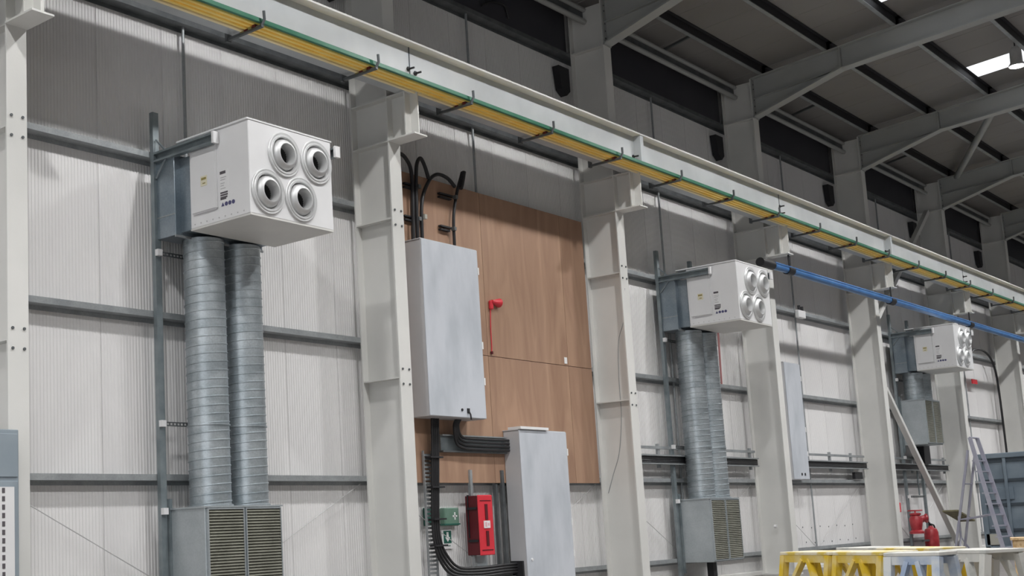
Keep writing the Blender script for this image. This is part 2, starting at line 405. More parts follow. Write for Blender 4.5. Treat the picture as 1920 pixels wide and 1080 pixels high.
# conductor rails below the front edge of the beam
for k, (y, m_, lb) in enumerate([(-.60, 'yellow_pale', 'pale yellow crane conductor bar, innermost of the five'), (-.70, 'yellow', 'yellow crane conductor bar, second from the wall'),
        (-.80, 'yellow', 'yellow crane conductor bar, middle one of the five'), (-.90, 'yellow', 'yellow crane conductor bar lying next to the green one'), (-1.0, 'green', 'green earth conductor bar, outermost below the crane beam')]):
    z = 10.50 + .012 * k
    tag(MB().prism([(XA, y-.03, z-.03), (XA, y+.03, z-.03), (XA, y+.03, z+.055), (XA, y-.03, z+.055)], (XB - XA, 0, 0)).build('conductor_bar', m_, base=(30, y, z), bevel=.008), lb, 'conductor bar', 'crane conductor bars')
def hanger(x, first):
    t = thing('conductor_hanger', (x, -.6, 10.42), 'first dark hanger arm below the crane beam, above the nearest heater', 'bracket', 'conductor hanger arms')
    MB().box(x-.03, x+.03, -1.08, -.20, 10.42, 10.468).build('arm', 'galv_dark', t)
    MB().tube([(x, -1.05, 10.45), (x+.02, -1.11, 10.56), (x, -1.12, 10.70)], .028, 8).build('hook', 'galv_dark', t)
    MB().box(x-.05, x+.05, -.24, -.18, 10.40, 10.60).build('clamp', 'galv_dark', t)
    for k in range(4): MB().box(x-.045, x+.045, -.64-.1*k, -.56-.1*k, 10.455, 10.47 + .012*k).build('clip', 'red_dark' if k % 2 else 'print_yellow', t)
    return t
h0 = hanger(1.02, True); snap(h0)
seen = {0: 1}
for k in range(1, 22):
    bay = int((1.02 + 3.03 * k) // 9); seen[bay] = seen.get(bay, 0) + 1
    clone(h0, 3.03 * k, label='%s dark hanger arm below the crane beam, %s' % (['first', 'second', 'third', 'fourth'][seen[bay] - 1], BAY[bay]))

# ------------------------------------------------------------------ bracing
tag(MB().bar((36.75, .35, 6.15), (43.5, .35, .05), .20, .16).build('diagonal_brace', 'steel', base=(43.5, .35, 0), bevel=.01), 'grey diagonal brace running down to the floor below the furthest heater', 'brace')
tag(MB().bar((36.3, .55, 8.1), (44.5, .55, 14.0), .18, .18).build('diagonal_brace', 'steel', base=(36.3, .55, 8.1)), 'grey diagonal brace rising behind the crane beam above the furthest heater', 'brace')
tag(MB().tube([(46.2, -.05, 15.28), (37.0, -4.25, 15.45)], .12, 12).build('roof_brace', 'rafter', base=(41, -2, 15.3)), 'round grey roof brace crossing between two rafters', 'brace')

# ------------------------------------------------------------------ heaters
BX0, BX1, BY0, BY1, BZ0, BZ1 = 3.356, 5.365, -1.344, .12, 6.947, 8.592
HL = ['nearest', 'middle', 'furthest']
NZ = ((4.181, 8.105), (4.971, 8.12), (3.767, 7.395), (4.553, 7.39))
def make_heater():
    t = thing('air_heater', (4.36, -.6, BZ0), 'white box air heater with four jet nozzles, nearest and largest of the three', 'heater', 'wall air heaters')
    cas = MB().box(BX0, BX1, BY0, BY1, BZ0 + .03, BZ1 - .03).build('casing', 'white', t, bevel=.012)
    cb_ = MB()
    for cx, cz in NZ: cb_.lathe([(0, .1), (.287, .1), (.287, -.5), (0, -.5)], (cx, BY0, cz), 'y', 40)
    cut = cb_.build('cutter', 'white', t)
    for p_ in cut.data.polygons: p_.use_smooth = False
    bmo = cas.modifiers.new('holes', 'BOOLEAN'); bmo.operation = 'DIFFERENCE'; bmo.object = cut; bmo.solver = 'EXACT'
    bpy.context.view_layer.update()
    nm = bpy.data.meshes.new_from_object(cas.evaluated_get(bpy.context.evaluated_depsgraph_get()))
    cas.modifiers.clear(); cas.data = nm; bpy.data.objects.remove(cut)
    for p_ in nm.polygons: p_.use_smooth = False
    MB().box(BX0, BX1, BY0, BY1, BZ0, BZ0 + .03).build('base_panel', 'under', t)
    MB().box(BX0 - .03, BX1 + .02, BY0 - .01, BY1 + .3, BZ1 - .035, BZ1).build('top_cover', 'white', t, bevel=.006)
    dr = MB().box(BX0 - .022, BX0, -.54, .06, 7.225, 8.30).build('side_door', 'white', t, bevel=.008)
    MB().box(BX0 - .026, BX0 - .02, -.56, .02, 7.195, 7.22).build('door_edge', 'print_grey', dr)
    MB().box(BX0 - .032, BX0, -.585, -.55, 7.22, 8.42).build('door_stile', 'white', dr)
    b = MB()
    for k in range(9): b.lathe([(0, .008), (.012, .008), (.012, 0)], (0, 0, 0), 'x', 6); 
    b = MB()
    for k in range(9):
        y = -1.2 + k * .15
        b.box(BX0 - .008, BX0, y, y + .02, 7.03 + .0, 7.05)
    b.build('rivet', 'print_grey', t, kind='stuff')
    # stickers
    st = MB().box(BX0 - .026, BX0 - .0225, -.34, -.18, 7.655, 7.83).build('sticker', 'sticker_cream', t, label='small cream and yellow sticker')
    MB().box(BX0 - .028, BX0 - .0265, -.32, -.2, 7.76, 7.80).box(BX0 - .028, BX0 - .0265, -.30, -.23, 7.69, 7.71).build('print', 'print_yellow', st)
    st = MB().box(BX0 - .004, BX0, -.84, -.63, 7.28, 7.83).build('sticker', 'signwhite', t, label='white sticker with lines of dark print')
    pr = MB().box(BX0 - .007, BX0 - .005, -.78, -.64, 7.765, 7.815)
    for z, w_ in ((7.43, .18), (7.39, .18), (7.35, .17), (7.325, .14)): pr.box(BX0 - .007, BX0 - .005, -.64 - w_, -.64, z, z + .028)
    pr.build('print', 'print', st)
    pr = MB()
    for z, w_ in ((7.70, .14), (7.66, .12), (7.60, .10), (7.56, .08), (7.51, .12)): pr.box(BX0 - .007, BX0 - .005, -.65 - w_, -.65, z, z + .014)
    pr.build('small_print', 'print_grey', st)
    pic = MB().prism([(BX0-.006, -.655, 7.215), (BX0-.006, -.725, 7.215), (BX0-.006, -.69, 7.28)], (.006, 0, 0))
    for k in range(3): pic.lathe([(0, .0), (.036, .0), (.036, .006)], (BX0 - .006, -.775 - k * .085, 7.245), 'x', 14)
    pic.build('pictogram_row', 'print_blue', t)
    for cx, cz in NZ:
        r = MB().lathe([(.388, 0), (.388, .018), (.375, .032), (.345, .030), (.335, .042), (.305, .042), (.292, .02), (.286, -.14)], (cx, BY0, cz), 'y', 40).build('nozzle_ring', 'alu', t)
        MB().lathe([(.284, -.13), (.276, -.03), (.262, .03), (.245, .06), (.215, .088), (.192, .10), (.182, .10), (.176, .085), (.165, -.02), (.158, -.10)], (cx, BY0, cz), 'y', 40).build('nozzle_cone', 'alu', r)
        MB().lathe([(.159, -.09), (.156, -.42), (.0, -.43)], (cx, BY0, cz), 'y', 24).build('nozzle_bore', 'bore', r)
    return t
def make_plenum():
    t = thing('air_plenum', (4.3, .5, BZ0 - .05), 'blue-grey sheet metal plenum box behind the nearest heater', 'duct', 'duct plenum boxes')
    MB().box(3.28, 5.36, .43, .92, 6.93, 8.36).build('casing', 'plenum', t, bevel=.01)
    MB().box(3.27, 5.37, .42, .44, 6.90, 6.94).box(3.275, 3.285, .43, .92, 7.30, 7.32).build('seam_flange', 'galv', t)
    MB().box(3.42, 5.3, .13, .43, 6.99, 8.3).build('spigot', 'plenum', t)
    return t
def make_frame():
    t = thing('support_frame', (3.3, .9, 0), 'zinc channel frame holding up the nearest heater and its ducts', 'frame', 'heater support frames')
    for xx, z1 in ((3.22, 9.23), (5.22, 9.19)):
        p_ = MB().box(xx, xx + .13, .90, .915, .02, z1).box(xx, xx + .015, .915, .99, .02, z1).box(xx + .115, xx + .13, .915, .99, .02, z1).build('post', 'strut', t)
        MB().box(xx - .04, xx + .17, .86, 1.0, 0, .03).build('foot_plate', 'strut', p_)
    MB().box(4.74, 4.80, .95, .99, 2.3, 6.93).build('rail', 'strut', t)
    for xx in (3.22, 5.42):
        a = MB().box(xx, xx + .10, -.62 if xx < 4 else -1.38, .90, 8.31, 8.345).box(xx, xx + .10, -.62 if xx < 4 else -1.38, .90, 8.45, 8.485).box(xx + .08, xx + .10, -.62 if xx < 4 else -1.38, .90, 8.345, 8.45).build('arm', 'strut', t)
        e = -.66 if xx < 4 else -1.42
        MB().box(xx - .01, xx + .11, e, e + .05, 8.30, 8.50).build('end_cap', 'white', a)
        MB().bar((xx + .05, .88, 8.72), (xx + .05, .62, 8.46), .03, .03).build('knee_brace', 'strut', a)
        MB().bar((xx + .05, .88, 8.02), (xx + .05, .60, 8.33), .05, .04).build('knee_brace', 'strut', a)
    for z in (7.45, 6.66, 3.69, 2.21):
        m_ = MB()
        m_.box(3.35, 5.22, .90, .912, z, z + .02).box(3.35, 5.22, .90, .912, z + .055, z + .075)
        for k in range(24): m_.box(3.36 + k * .078, 3.385 + k * .078, .90, .912, z + .02, z + .055)
        s_ = m_.build('slotted_strap', 'galv_dark' if z < 7 else 'strut', t)
        if z < 7: MB().box(3.21, 3.31, .82, .9, z - .02, z + .09).build('end_cap', 'white', s_)
    return t
def duct_mesh(cx, cy, r, z0, z1):
    b = MB(); n = 36; vs = []; fs = []; pitch = .15
    turns = int((z1 - z0) / pitch) + 1; zz = []
    for k in range(-1, turns + 1):
        z = z0 + k * pitch
        zz += [(z, 0), (z + pitch - .03, 0), (z + pitch - .022, .011), (z + pitch - .008, .011)]
    for z, dr in zz:
        for k in range(n):
            t = 2 * PI * k / n; h = min(max(z + pitch * k / n, z0), z1)
            vs.append((cx + (r + dr) * math.cos(t), cy + (r + dr) * math.sin(t), h))
    R_ = len(zz)
    for i in range(R_ - 1):
        for k in range(n):
            if k < n - 1: fs.append((i*n+k, i*n+k+1, (i+1)*n+k+1, (i+1)*n+k))
            elif i + 5 < R_: fs.append((i*n+k, (i+4)*n, (i+5)*n, (i+1)*n+k))
    b.poly(vs, fs, True); return b
DUL = {0: 'left', 1: 'right'}
def make_duct(j, z0, label):
    cx = (3.975, 4.865)[j]; cy = .5
    t = thing('spiral_duct', (cx, cy, z0), label, 'duct', 'round spiral ducts')
    duct_mesh(cx, cy, .358, z0, 6.93).build('pipe', 'duct', t)
    MB().lathe([(.37, 0), (.392, .01), (.392, .05), (.37, .06)], (cx, cy, z0), 'z', 36).build('collar', 'duct', t)
    if z0 < 3: MB().lathe([(.36, 0), (.376, .006), (.376, .03), (.36, .036)], (cx, cy, 3.66), 'z', 36).build('joint_band', 'duct', t)
    return t
def make_intake():
    t = thing('intake_cabinet', (4.3, .45, .57), 'galvanized intake cabinet with two louvre grilles under the nearest heater', 'cabinet', 'duct intake cabinets')
    MB().box(3.40, 5.17, .02, .92, .58, 2.27).build('casing', 'cab_in', t, bevel=.01)
    MB().box(3.37, 5.20, -.01, .95, 2.262, 2.29).build('top_flange', 'cab_in', t)
    for x0, x1 in ((3.45, 4.235), (4.315, 5.12)):
        g = MB().box(x0, x1, .0, .018, .64, 2.23).build('grille_back', 'grille_back', t)
        f = MB().box(x0 - .02, x0, -.03, .02, .62, 2.25).box(x1, x1 + .02, -.03, .02, .62, 2.25).box(x0, x1, -.03, .02, 2.23, 2.25).box(x0, x1, -.03, .02, .62, .64)
        f.build('grille_frame', 'cab_in', g)
        s_ = MB()
        for k in range(32):
            z = .66 + k * .0492
            s_.poly([(x0, -.028, z), (x1, -.028, z), (x1, .0, z + .038), (x0, .0, z + .038), (x0, -.022, z - .004), (x1, -.022, z - .004), (x1, .0, z + .030), (x0, .0, z + .030)], [(0,1,2,3),(4,7,6,5),(0,4,5,1)])
        s_.build('louvre_slats', 'grille', g, kind='stuff')
    MB().box(3.36, 3.42, .85, .93, .3, 2.45).build('side_rail', 'strut', t)
    return t
H = make_heater(); P = make_plenum(); F = make_frame()
DU = [make_duct(j, 2.27, 'long round spiral duct below the nearest heater, %s-hand one' % DUL[j]) for j in (0, 1)]
I = make_intake()
for o in (H, P, F, I, *DU): snap(o)
for j, dx in ((1, 18.10), (2, 36.414)):
    for o in (H, P, F): 
        clone(o, dx, label=o['label'].replace('nearest and largest', 'middle one' if j == 1 else 'furthest and smallest').replace('nearest', HL[j]))
    clone(I, dx, dz=(0 if j == 1 else 3.6), label=I['label'].replace('nearest', HL[j]))
for k in (0, 1): clone(DU[k], 18.10, label=DU[k]['label'].replace('nearest', 'middle'))
sd = [make_duct(j, 5.88, 'short round duct above the raised intake cabinet, %s-hand one' % DUL[j]) for j in (0, 1)]
for o in sd: o.location.x += 36.414 * K
tag(MB().box(22.0, 22.2, .3, .48, 0, .58).build('cabinet_leg', 'black_rough', base=(22.1, .4, 0)), 'black post under the intake cabinet of the middle heater', 'post')

# ------------------------------------------------------------------ bay with the plywood boards
def sheet_ply(x0, x1, z0, z1, label):
    t = MB().box(x0 + .006, x1 - .006, .955, .99, z0 + .006, z1 - .006).build('plywood_board', 'ply', base=((x0+x1)/2, .97, z0), bevel=.004)
    return tag(t, label, 'board', 'plywood boards on the wall')
xs = [9.62, 13.02, 16.42, 17.52]
for r, (z0, z1, nm) in enumerate([(2.73, 5.63, 'lower'), (5.63, 9.47, 'upper')]):
    for k, w_ in enumerate(['left, behind the grey cabinets', 'middle, widest in view', 'right, narrow strip beside the column']):
        sheet_ply(xs[k], xs[k+1], z0, z1, 'brown plywood board, %s row %s' % (nm, w_))
def cabinet(x0, x1, y0, y1, z0, z1, label, lip=True):
    t = thing('electrical_cabinet', ((x0+x1)/2, (y0+y1)/2, z0), label, 'cabinet')
    MB().box(x0, x1, y0 + .03, y1, z0, z1).build('body', 'cab_side', t, bevel=.01)
    d = MB().box(x0 - .01, x1 + .01, y0, y0 + .028, z0 + .01, z1).build('door', 'cabinet', t, bevel=.008)
    MB().box(x0 - .02, x1 + .02, y0 + .03, y1, z1, z1 + .02).build('roof_plate', 'cab_side', t)
    for z in (z1 - .55, z1 - .9 - (z1-z0)*.35, z0 + .75):
        MB().box(x1 - .02, x1 + .025, y0 - .015, y0 + .03, z, z + .16).build('hinge', 'signwhite', d)
    return t, d
t, d = cabinet(10.09, 12.06, .42, .95, 4.09, 7.86, 'tall pale grey electrical cabinet, upper one on the plywood')
MB().lathe([(0, .02), (.03, .02), (.03, 0)], (11.18, .42, 4.26), 'y', 12).build('lock', 'black_rough', d)
MB().box(11.36, 11.44, .40, .42, 4.20, 4.30).tube([(11.40, .40, 4.24), (11.40, .36, 4.16), (11.42, .36, 4.05)], .018, 6).build('handle', 'black_rough', d)
MB().box(10.10, 12.05, .44, .46, 7.58, 7.60).build('seam', 'cab_side', d)
t, d = cabinet(13.42, 15.36, .50, .955, .25, 3.91, 'tall pale grey electrical cabinet, lower one right of the red box')
MB().box(13.40, 14.55, .45, .80, 3.93, 3.99).build('folded_top_plate', 'signwhite', t)
MB().lathe([(0, .02), (.03, .02), (.03, 0)], (13.6, .50, 1.0), 'y', 12).build('lock', 'signwhite', d)
# narrow cabinet by the wall further on
t, d = cabinet(28.95, 30.14, .72, .99, 2.85, 6.6, 'narrow pale blue-grey cabinet high on the wall right of the middle heater')
MB().box(29.5, 29.56, .70, .72, 2.98, 3.06).box(29.75, 29.81, .70, .72, 2.98, 3.06).build('lock', 'black_rough', d)

def spl(p, q=6):
    P_ = [Vector(p[0])] + [Vector(a) for a in p] + [Vector(p[-1])]; out = []
    for i in range(1, len(P_) - 2):
        a, b, c, d_ = P_[i-1], P_[i], P_[i+1], P_[i+2]
        for k in range(q):
            t_ = k / q
            out.append(.5 * ((2*b) + (c-a)*t_ + (2*a-5*b+4*c-d_)*t_*t_ + (3*b-a-3*c+d_)*t_**3))
    out.append(P_[-2]); return out
def cable(pts, r, label, m_='black', group=None, name='cable'):
    return tag(MB().tube(spl(pts), r, 8).build(name, m_, base=pts[0]), label, 'cable', group)
def xz(l, y): return [(a, y, b) for a, b in l]
cable(xz([(9.7, 9.78), (10.09, 9.80), (10.30, 9.68), (10.40, 9.50), (10.42, 9.17), (10.39, 8.48), (10.36, 7.85)], .85), .042, 'black cable arching from behind the column down to the upper cabinet')
cable(xz([(11.00, 9.41), (10.88, 9.686), (10.74, 9.831), (10.60, 9.657), (10.54, 9.193), (10.51, 8.50), (10.50, 7.85)], .84), .042, 'black cable with a narrow hairpin loop above the upper cabinet')
cable(xz([(11.979, 9.409), (11.728, 9.557), (11.384, 9.589), (11.116, 9.459), (10.928, 9.237), (10.78, 8.97), (10.70, 8.584), (10.68, 7.85)], .86), .042, 'black cable with a wide arch above the upper cabinet')
cable(xz([(12.281, 9.80), (12.18, 9.60), (12.04, 9.30), (11.90, 8.884), (11.845, 8.547), (11.83, 7.85)], .85), .036, 'black cable standing up on its own above the upper cabinet')
cable(xz([(12.281, 9.80), (12.18, 9.50), (12.12, 9.38)], .80), .05, 'short thick black cable tail above the plywood')
cl = [(10.2, 10.62, 9.15, 'upper clip bar on the two close black cables'), (10.14, 10.58, 8.42, 'lower clip bar on the two close black cables'), (11.43, 11.95, 9.14, 'upper clip bar on the lone black cable'), (11.40, 11.83, 8.39, 'lower clip bar on the lone black cable')]
for x0, x1, z, lb in cl:
    t = thing('cable_clip', (x0, .9, z), lb, 'clip', 'cable clip bars')
    MB().box(x0, x1, .87, .95, z + .02, z + .055).build('bar', 'black_rough', t)
    MB().box(x0, x1 - .1, .87, .95, z - .06, z - .025).build('bar', 'black_rough', t)
    MB().box(x1 - .06, x1 + .02, .78, .87, z - .03, z + .05).build('saddle', 'galv_dark', t)
tag(MB().box(10.72, 10.80, .78, .86, 8.46, 8.56).build('cable_tag', 'beige', base=(10.76, .8, 8.5)), 'small cream tag on the wide arching cable', 'tag')
# slotted trays
def ptray(x0, x1, y, z0, z1, label):
    t = thing('cable_tray', ((x0+x1)/2, y, z0), label, 'tray')
    MB().box(x0, x0 + .02, y - .05, y, z0, z1).box(x1 - .02, x1, y - .05, y, z0, z1).build('side_rail', 'galv', t)
    b = MB(); k = 0
    while z0 + k * .085 < z1 - .04:
        z = z0 + k * .085; b.box(x0 + .02, x1 - .02, y - .012, y, z, z + .05); k += 1
    b.build('slotted_base', 'galv', t, kind='stuff'); return t
ptray(10.36, 10.68, .93, .15, 3.41, 'upright slotted galvanized tray behind the black cables')
t = thing('cable_tray', (12.2, .93, 3.4), 'flat galvanized tray between the upper and lower cabinets', 'tray')
MB().box(11.0, 13.38, .90, .95, 3.42, 3.77).build('base', 'strut', t)
MB().box(11.0, 13.38, .84, .95, 3.39, 3.425).build('lower_lip', 'galv_dark', t)
MB().box(11.0, 13.38, .84, .90, 3.74, 3.77).build('upper_lip', 'galv', t)
for k in range(4):
    z = 3.69 - k * .075
    cable([(11.50 - .05*k, .72, 4.09), (11.44 - .05*k, .74, 3.98 - .02*k), (11.52 - .04*k, .78, z + .12), (11.68, .80, z + .02), (11.95, .80, z), (12.7, .80, z - .005), (13.4, .80, z)], .030,
          ['topmost', 'second', 'third', 'lowest'][k] + ' black cable curving from the upper cabinet along the flat tray', 'black', 'cables on the flat tray')
for k in range(4):
    xo = 10.57 + k * .066
    cable([(xo + .02, .78, 4.1), (xo, .80, 3.5), (xo - .05, .82, 2.6), (xo - .10, .82, 1.9), (xo - .08, .80, 1.45 + .02*k), (xo + .06, .78, 1.08 + .05*k), (xo + .42, .76, .80 + .05*k), (11.9, .76, .72 + .06*k), (12.9, .76, .74 + .06*k), (13.4, .76, .74 + .06*k)], .03,
          ['leftmost', 'second', 'third', 'rightmost'][k] + ' black cable dropping from the upper cabinet to the floor tray', 'black', 'cables dropping past the green box')
for k, z in enumerate((3.25, 2.62, 1.95, 1.4)):
    tag(MB().box(10.44, 10.86, .74, .90, z, z + .035).build('cable_clamp', 'black_rough', base=(10.7, .8, z)), '%s black clamp across the dropping cables' % ['topmost', 'second highest', 'third highest', 'lowest'][k], 'clamp', 'clamps on the dropping cables')
t = thing('cable_tray', (12.2, .9, .7), 'low horizontal galvanized tray carrying black cables into the lower cabinet', 'tray')
MB().box(11.0, 13.44, .88, .93, .66, .93).build('base', 'galv', t); MB().box(11.0, 13.44, .80, .93, .62, .66).build('lower_lip', 'galv', t)
MB().box(13.36, 13.5, .6, .93, .62, .98).build('end_box', 'black_rough', t)
# upright struts
for x0, z0, z1, y, wd, m_, lb in ((12.0, .02, 3.02, .93, .085, 'galv', 'thin upright zinc strut left of the red box'), (13.20, .02, 3.02, .93, .09, 'galv_dark', 'dark upright strut beside the lower cabinet'), (12.99, .02, 2.71, .96, .07, 'galv_dark', 'dark upright strut right of the red box')):
    b = MB().box(x0, x0 + wd, y - .02, y, z0, z1).box(x0, x0 + .012, y, y + .05, z0, z1).box(x0 + wd - .012, x0 + wd, y, y + .05, z0, z1)
    tag(b.build('upright_strut', m_, base=(x0, y, z0)), lb, 'strut')
tag(MB().box(11.93, 11.985, .96, .985, 1.54, 2.47).build('mounting_strip', 'black_rough', base=(11.95, .97, 1.54)), 'short black strip beside the red box', 'strip')
# red fire cabinet
t = thing('fire_cabinet', (12.2, .85, 1.16), 'red fire equipment box with a white label, left of the lower cabinet', 'fire box')
MB().box(11.95, 12.46, .72, 1.05, 1.165, 2.45).build('body', 'red_dark', t, bevel=.01)
d = MB().box(11.94, 12.47, .69, .725, 1.155, 2.46).build('door', 'red', t, bevel=.015)
MB().box(12.0, 12.40, .68, .69, 2.33, 2.345).box(12.0, 12.40, .68, .69, 1.26, 1.28).build('rib', 'red_dark', d)
for z0, z1 in ((1.92, 2.26), (1.36, 1.68)):
    MB().box(12.17, 12.26, .675, .69, z0, z1).build('recess', 'red_dark', d)
MB().box(12.10, 12.32, .672, .69, 1.74, 1.90).build('label_plate', 'signwhite', d)
MB().box(12.13, 12.20, .668, .672, 1.77, 1.87).box(12.23, 12.29, .668, .672, 1.79, 1.85).build('print', 'pink', d)
for z in (2.15, 1.45): MB().box(11.92, 11.95, .74, 1.0, z, z + .05).build('strap', 'black_rough', t)
tag(MB().box(12.05, 12.5, .93, .99, .68, 1.15).build('back_plate', 'cab_in', base=(12.3, .95, .68)), 'pale grey plate under the red box', 'plate')
# green first-aid box and sign
t = thing('first_aid_box', (11.5, 1.15, 1.82), 'green first aid box with a white cross beside the cables', 'first aid box')
MB().box(11.26, 11.78, 1.10, 1.245, 1.82, 2.21).build('body', 'boxgreen', t, bevel=.02)
MB().box(11.60, 11.635, 1.092, 1.10, 1.95, 2.11).box(11.54, 11.695, 1.092, 1.10, 2.01, 2.045).build('cross', 'signwhite', t)
MB().box(11.24, 11.80, 1.095, 1.245, 1.84, 1.87).build('lid_seam', 'signgreen', t)
t = thing('wall_sign', (11.45, 1.23, 1.33), 'white and green sign with a white down arrow below the green box', 'sign')
MB().box(11.29, 11.65, 1.222, 1.235, 1.33, 1.74).build('plate', 'signwhite', t)
MB().box(11.34, 11.61, 1.217, 1.222, 1.45, 1.72).build('green_panel', 'signgreen', t)
MB().prism([(11.475, 1.212, 1.48), (11.385, 1.212, 1.58), (11.44, 1.212, 1.58), (11.44, 1.212, 1.69), (11.51, 1.212, 1.69), (11.51, 1.212, 1.58), (11.565, 1.212, 1.58)], (0, .005, 0)).build('arrow', 'signwhite', t)
MB().box(11.37, 11.57, 1.217, 1.222, 1.39, 1.405).build('print', 'signgreen', t)
tag(MB().box(10.70, 10.86, 1.15, 1.24, 1.84, 2.22).build('exit_sign', 'signgreen', base=(10.7, 1.2, 1.84)), 'dark green sign seen edge-on beside the column', 'sign')
# red alarm sounder with its hanging lead
t = thing('alarm_sounder', (13.3, .93, 6.8), 'small red alarm sounder with a thin red lead on the plywood', 'alarm')
MB().box(13.14, 13.26, .88, .955, 6.72, 6.93).build('base', 'red', t, bevel=.02)
MB().lathe([(.0, .0), (.05, .02), (.055, .10), (.11, .30), (.10, .31), (.0, .28)], (13.20, .90, 6.90), 'x', 16).build('horn', 'red', t)
MB().tube(spl([(13.17, .92, 6.73), (13.15, .93, 6.3), (13.155, .935, 5.9), (13.14, .935, 5.74)]), .012, 6).build('lead', 'red', t)
MB().lathe([(0, -.02), (.035, -.02), (.035, .04), (0, .04)], (13.14, .93, 5.70), 'z', 8).build('plug', 'red_dark', t)
tag(MB().box(16.24, 16.36, .945, .955, 5.68, 5.84).build('paper_label', 'signwhite', base=(16.3, .95, 5.68)), 'tiny white paper label on the plywood seam', 'label')
cable([(17.795, -.0, 7.6), (17.80, .1, 6.8), (17.80, .29, 6.28), (17.80, .36, 5.3), (17.80, .37, 4.39), (17.80, .5, 3.5), (17.80, .72, 2.94), (17.80, .9, 2.48)], .008, 'thin pale wire trailing down the column right of the plywood', 'galv', name='wire')

# ------------------------------------------------------------------ cable racks further along
RKL = {2: 'behind the ducts of the middle heater', 3: 'right of the narrow blue-grey cabinet', 4: 'below the furthest heater'}
for n, x0, x1 in ((2, 18.3, 26.6), (3, 30.2, 35.6), (4, 36.4, 44.6)):
    t = thing('cable_rack', ((x0+x1)/2, .95, 3.2), 'horizontal cable rack with an upper rail %s' % RKL[n], 'rack', 'wall cable racks')
    MB().box(x0, x1, .90, .98, 3.66, 3.73).build('upper_rail', 'galv', t)
    MB().box(x0, x1, .80, .98, 3.46, 3.50).build('upper_lip', 'galv', t)
    MB().box(x0, x1, .80, .98, 3.24, 3.27).build('lower_lip', 'galv', t)
    MB().box(x0, x1, .96, .98, 3.27, 3.46).build('base', 'galv_dark', t)
    k = 0
    while x0 + .4 + k * 1.9 < x1:
        MB().box(x0 + .4 + k * 1.9, x0 + .5 + k * 1.9, .93, 1.0, 3.15, 3.80).build('bracket', 'galv', t); k += 1
    for q in range(4):
        tag(MB().tube([(x0, .86, 3.30 + q * .045), (x1, .86, 3.30 + q * .045)], .022, 8).build('cable', 'black', base=(x0, .86, 3.3 + q * .045)),
            '%s black cable on the rack %s' % (['lowest', 'second', 'third', 'topmost'][q], RKL[n]), 'cable', 'black cables on the wall racks')
tag(MB().box(34.55, 35.25, .9, 1.0, 2.9, 3.14).build('junction_box', 'black_rough', base=(34.9, .95, 2.9)), 'black junction box under the rack right of the narrow cabinet', 'box')
tag(MB().box(41.4, 42.1, .7, .98, 3.5, 4.3).build('junction_box', 'black_rough', base=(41.7, .9, 3.5)), 'black switch box below the furthest heater', 'box')
tag(MB().tube([(25.25, 1.15, 5.65), (25.33, 1.15, 7.6)], .03, 8).build('red_pipe', 'red_pale', base=(25.25, 1.15, 5.65)), 'thin faded red pipe below the middle heater', 'pipe')
t = thing('wall_sensor', (31.1, .95, 8.3), 'small white box with black fittings on a rail right of the middle heater', 'sensor')
MB().box(30.85, 31.42, .85, .99, 8.26, 8.52).build('body', 'white', t, bevel=.02)
MB().tube([(31.0, .9, 8.52), (31.0, .9, 8.68)], .05, 8).tube([(31.25, .9, 8.52), (31.25, .9, 8.66)], .05, 8).build('gland', 'black_rough', t)
tag(MB().lathe([(0, .08), (.05, .08), (.05, 0), (0, 0)], (26.6, .5, 1.43), 'y', 12).build('push_button', 'white', base=(26.6, .5, 1.43)), 'small white button on the column right of the middle heater', 'button')
cable([(49.6, 1.0, 8.25), (50.3, .95, 8.7), (51.8, .9, 8.72), (52.7, .85, 8.2), (53.1, .85, 7.0), (53.2, .85, 3.9)], .05, 'black hose looping down the wall behind the step ladder')
tag(MB().box(49.6, 50.3, .95, 1.0, 7.15, 7.35).build('red_beacon', 'red', base=(50, .95, 7.15)), 'small red beacon high on the wall right of the furthest heater', 'beacon')

cable([(13.75, 1.05, 14.3), (14.2, 1.05, 14.52), (14.75, 1.05, 14.58), (14.9, 1.05, 14.3)], .03, 'short black cable hook on the navy liner above the plywood boards')

# ------------------------------------------------------------------ blue pipe
t = thing('blue_pipe', (38, -.6, 9.1), 'long bright blue pipe hung under the crane beam brackets', 'pipe')
MB().tube([(25.6, -.6, 9.09), (80, -.6, 9.12)], .11, 16).build('pipe', 'blue', t)
MB().tube([(25.6, -.69, 9.16), (80, -.69, 9.19)], .035, 8).build('side_rail', 'blue', t)
MB().tube([(24.75, -.6, 9.09), (25.6, -.6, 9.09)], .135, 16).build('end_sleeve', 'black', t)
for xx in (26.85, 35.6, 44.6, 53.4, 62.5):
    MB().tube([(xx - .25, -.6, 9.09), (xx + .15, -.6, 9.09)], .14, 14).build('clamp', 'black', t)
    MB().tube([(xx, -.6, 9.2), (xx, -.6, 9.6)], .025, 6).build('hanger_rod', 'black_rough', t)

# ------------------------------------------------------------------ extinguishers
def extinguisher(x, y, z, label, s=1.):
    t = thing('fire_extinguisher', (x, y, z), label, 'extinguisher')
    MB().lathe([(0, 0), (.22*s, 0), (.24*s, .04), (.24*s, .62*s), (.20*s, .74*s), (.09*s, .80*s), (.07*s, .86*s), (0, .86*s)], (x, y, z), 'z', 20).build('cylinder', 'red_deep', t)
    MB().box(x-.06, x+.06, y-.05, y+.05, z+.84*s, z+.94*s).bar((x-.05, y, z+.95*s), (x-.30*s, y-.02, z+1.02*s), .05, .03).build('valve', 'black_rough', t)
    MB().tube(spl([(x+.05, y, z+.9*s), (x+.24*s, y-.05, z+.85*s), (x+.28*s, y-.06, z+.5*s), (x+.26*s, y-.05, z+.2*s)]), .03, 8).build('hose', 'black', t)
    MB().lathe([(.245*s, .25*s), (.245*s, .5*s)], (x, y, z), 'z', 20).build('label_band', 'red_deep', t)
